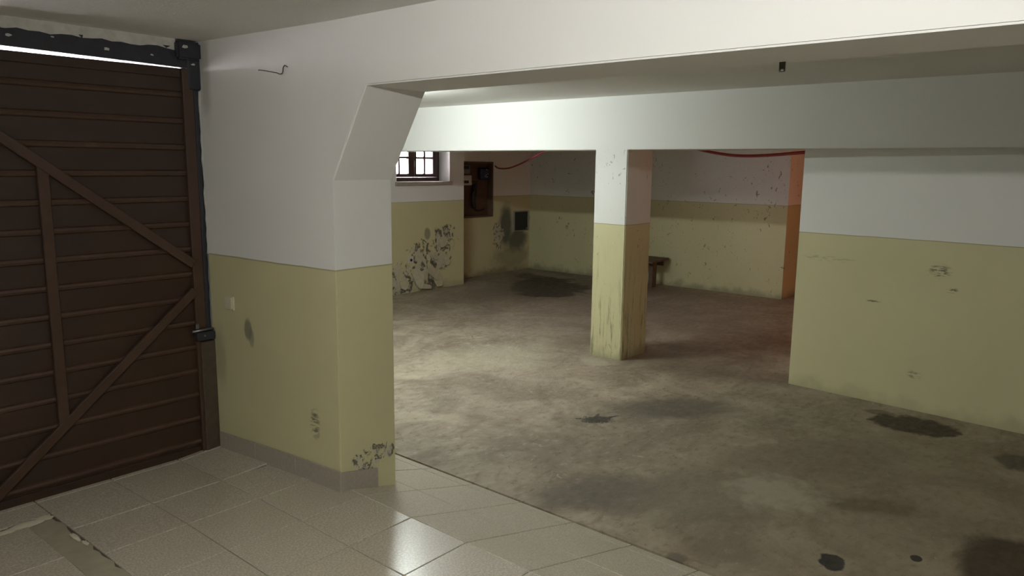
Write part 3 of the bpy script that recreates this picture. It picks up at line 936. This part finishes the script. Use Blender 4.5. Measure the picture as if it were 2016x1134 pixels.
# stray wire by the ceiling
tube('wire', catmull([(xn(3.66) - .001, 3.66, 2.180), (xn(3.62) - .006, 3.62, 2.176), (xn(3.5) - .010, 3.50, 2.156), (xn(3.455) - .02, 3.455, 2.146), (xn(3.43) - .02, 3.432, 2.150),
                      (xn(3.425) - .018, 3.428, 2.175), (xn(3.42) - .015, 3.418, 2.186), (xn(3.41) - .012, 3.40, 2.178)], 6), 0.0022, m_blackc, None, 6)
tag(bpy.data.objects['wire'], 'thin black bent wire sticking out of the white wall near the gate', 'wire')

# metal clip under the beam
cl = empty('metal_clip', (2.60, 1.022, 2.057))
tag(cl, 'small rusty metal clip hanging at the beam edge', 'clip')
m_rust = plain('rusty_metal', (0.06, 0.05, 0.04), 0.7, 0.3, var=0.5, nscale=60)
box('clip_plate', (-0.004, -0.011, -0.033), (0.0, 0.011, 0.001), m_rust, cl, 0.0015)
box('clip_tongue', (-0.012, -0.009, -0.031), (-0.004, 0.0, -0.024), m_steel, cl, 0.001)

# ------------------------------------------------------------------ bench
m_bw = plain('old_bench_wood', (0.115, 0.075, 0.050), 0.7, var=0.4, nscale=14, bump=0.3)
be = empty('bench', (10.61, 6.42, ZL))
tag(be, 'low worn wooden bench against the far wall behind the pillar', 'bench')
bm = bmesh.new()
add_prism(bm, [(-0.27, 0.412), (0.26, 0.432), (0.26, 0.467), (-0.27, 0.447)], 'y', -0.49, 0.49)
bmesh.ops.bevel(bm, geom=list(bm.edges), offset=0.005, segments=1, affect='EDGES')
link('seat', to_mesh(bm, 'seat'), m_bw, be)
box('apron', (0.13, -0.46, 0.345), (0.155, 0.46, 0.425), m_bw, be, 0.003)
box('apron', (-0.13, -0.30, 0.335), (-0.105, 0.30, 0.415), m_bw, be, 0.003)
for sgn in (-1, 1):
    bm = bmesh.new()
    add_prism(bm, [(-0.075, 0.0), (0.055, 0.0), (0.06, 0.425), (-0.06, 0.42)], 'y', sgn * 0.35 - 0.035, sgn * 0.35 + 0.035)
    link('leg', to_mesh(bm, 'leg'), m_bw, be)
bm = bmesh.new()
add_prism(bm, [(-0.30, 0.0), (-0.18, 0.0), (0.33, 0.20), (0.33, 0.27)], 'x', 0.065, 0.095)
link('brace', to_mesh(bm, 'brace'), m_bw, be)

# ------------------------------------------------------------------ red hose
m_red = plain('red_conduit', (0.24, 0.012, 0.014), 0.4, var=0.15)
pts = [(9.935, YP - 0.035, 1.69), (9.84, 8.72, 1.655), (9.55, 8.25, 1.66), (9.2, 7.7, 1.73), (8.85, 7.05, 1.87), (8.4, 6.2, 2.05), (7.9, 5.2, 2.10), (7.4, 4.4, 2.04),
       (7.08, 3.62, 1.89), (6.98, 3.25, 1.830), (6.90, 2.98, 1.815), (6.83, 2.70, 1.824), (6.79, 2.45, 1.842), (6.785, 2.372, 1.845)]
o = tube('red_hose', catmull(pts, 7), 0.014, m_red)
tag(o, 'thin red hose sagging below the second beam from the meter board', 'hose')

# ------------------------------------------------------------------ lamps
def tube_lamp(name, x, y, zt, length, strength, colr, label):
    root = empty(name, (x, y, ZC))
    tag(root, label, 'lamp')
    m_h = plain(name + '_housing', (0.6, 0.6, 0.58), 0.4, var=0.05)
    box('housing', (-0.05, -length / 2 - 0.03, zt - ZC + 0.035), (0.05, length / 2 + 0.03, 0.0), m_h, root, 0.006)
    for sgn in (-1, 1):
        box('socket', (-0.016, sgn * (length / 2 + 0.008) - 0.01, zt - ZC - 0.02), (0.016, sgn * (length / 2 + 0.008) + 0.01, zt - ZC + 0.045), m_h, root, 0.003)
    k = NT(name + '_glow')
    em = k.n('ShaderNodeEmission'); em.inputs[0].default_value = (*colr, 1); em.inputs[1].default_value = strength
    k.l(em.outputs[0], k.out.inputs[0])
    tube('tube', [(0, -length / 2, zt - ZC), (0, length / 2, zt - ZC)], 0.014, k.m, root, 10)
    return root
tube_lamp('ceiling_lamp', 0.0, 0.55, 2.26, 1.2, NEAR_TUBE, (1.0, 0.995, 0.93), 'fluorescent tube lamp on the ceiling of the tiled bay')
tube_lamp('ceiling_lamp', 4.35, 5.52, 2.27, 1.2, BAY_TUBE, (0.93, 1.0, 0.96), 'fluorescent tube lamp on the ceiling between the two beams')
# orange globe lamp in the passage
ol = empty('wall_lamp', (10.2, 0.9, 1.70))
tag(ol, 'orange glass globe lamp on the passage wall', 'lamp')
tube('bracket', [(0, 0, 0), (0, 0.07, 0)], 0.03, m_steel, ol, 12)
bm = bmesh.new()
bmesh.ops.create_uvsphere(bm, u_segments=16, v_segments=10, radius=0.07)
k = NT('orange_globe')
em = k.n('ShaderNodeEmission'); em.inputs[0].default_value = (1.0, 0.40, 0.20, 1)
em.inputs[1].default_value = ORANGE_W / (4 * math.pi * 0.07 ** 2) / math.pi
k.l(em.outputs[0], k.out.inputs[0])
o = link('globe', to_mesh(bm, 'globe', True), k.m, ol); o.location = (0, 0.13, 0)
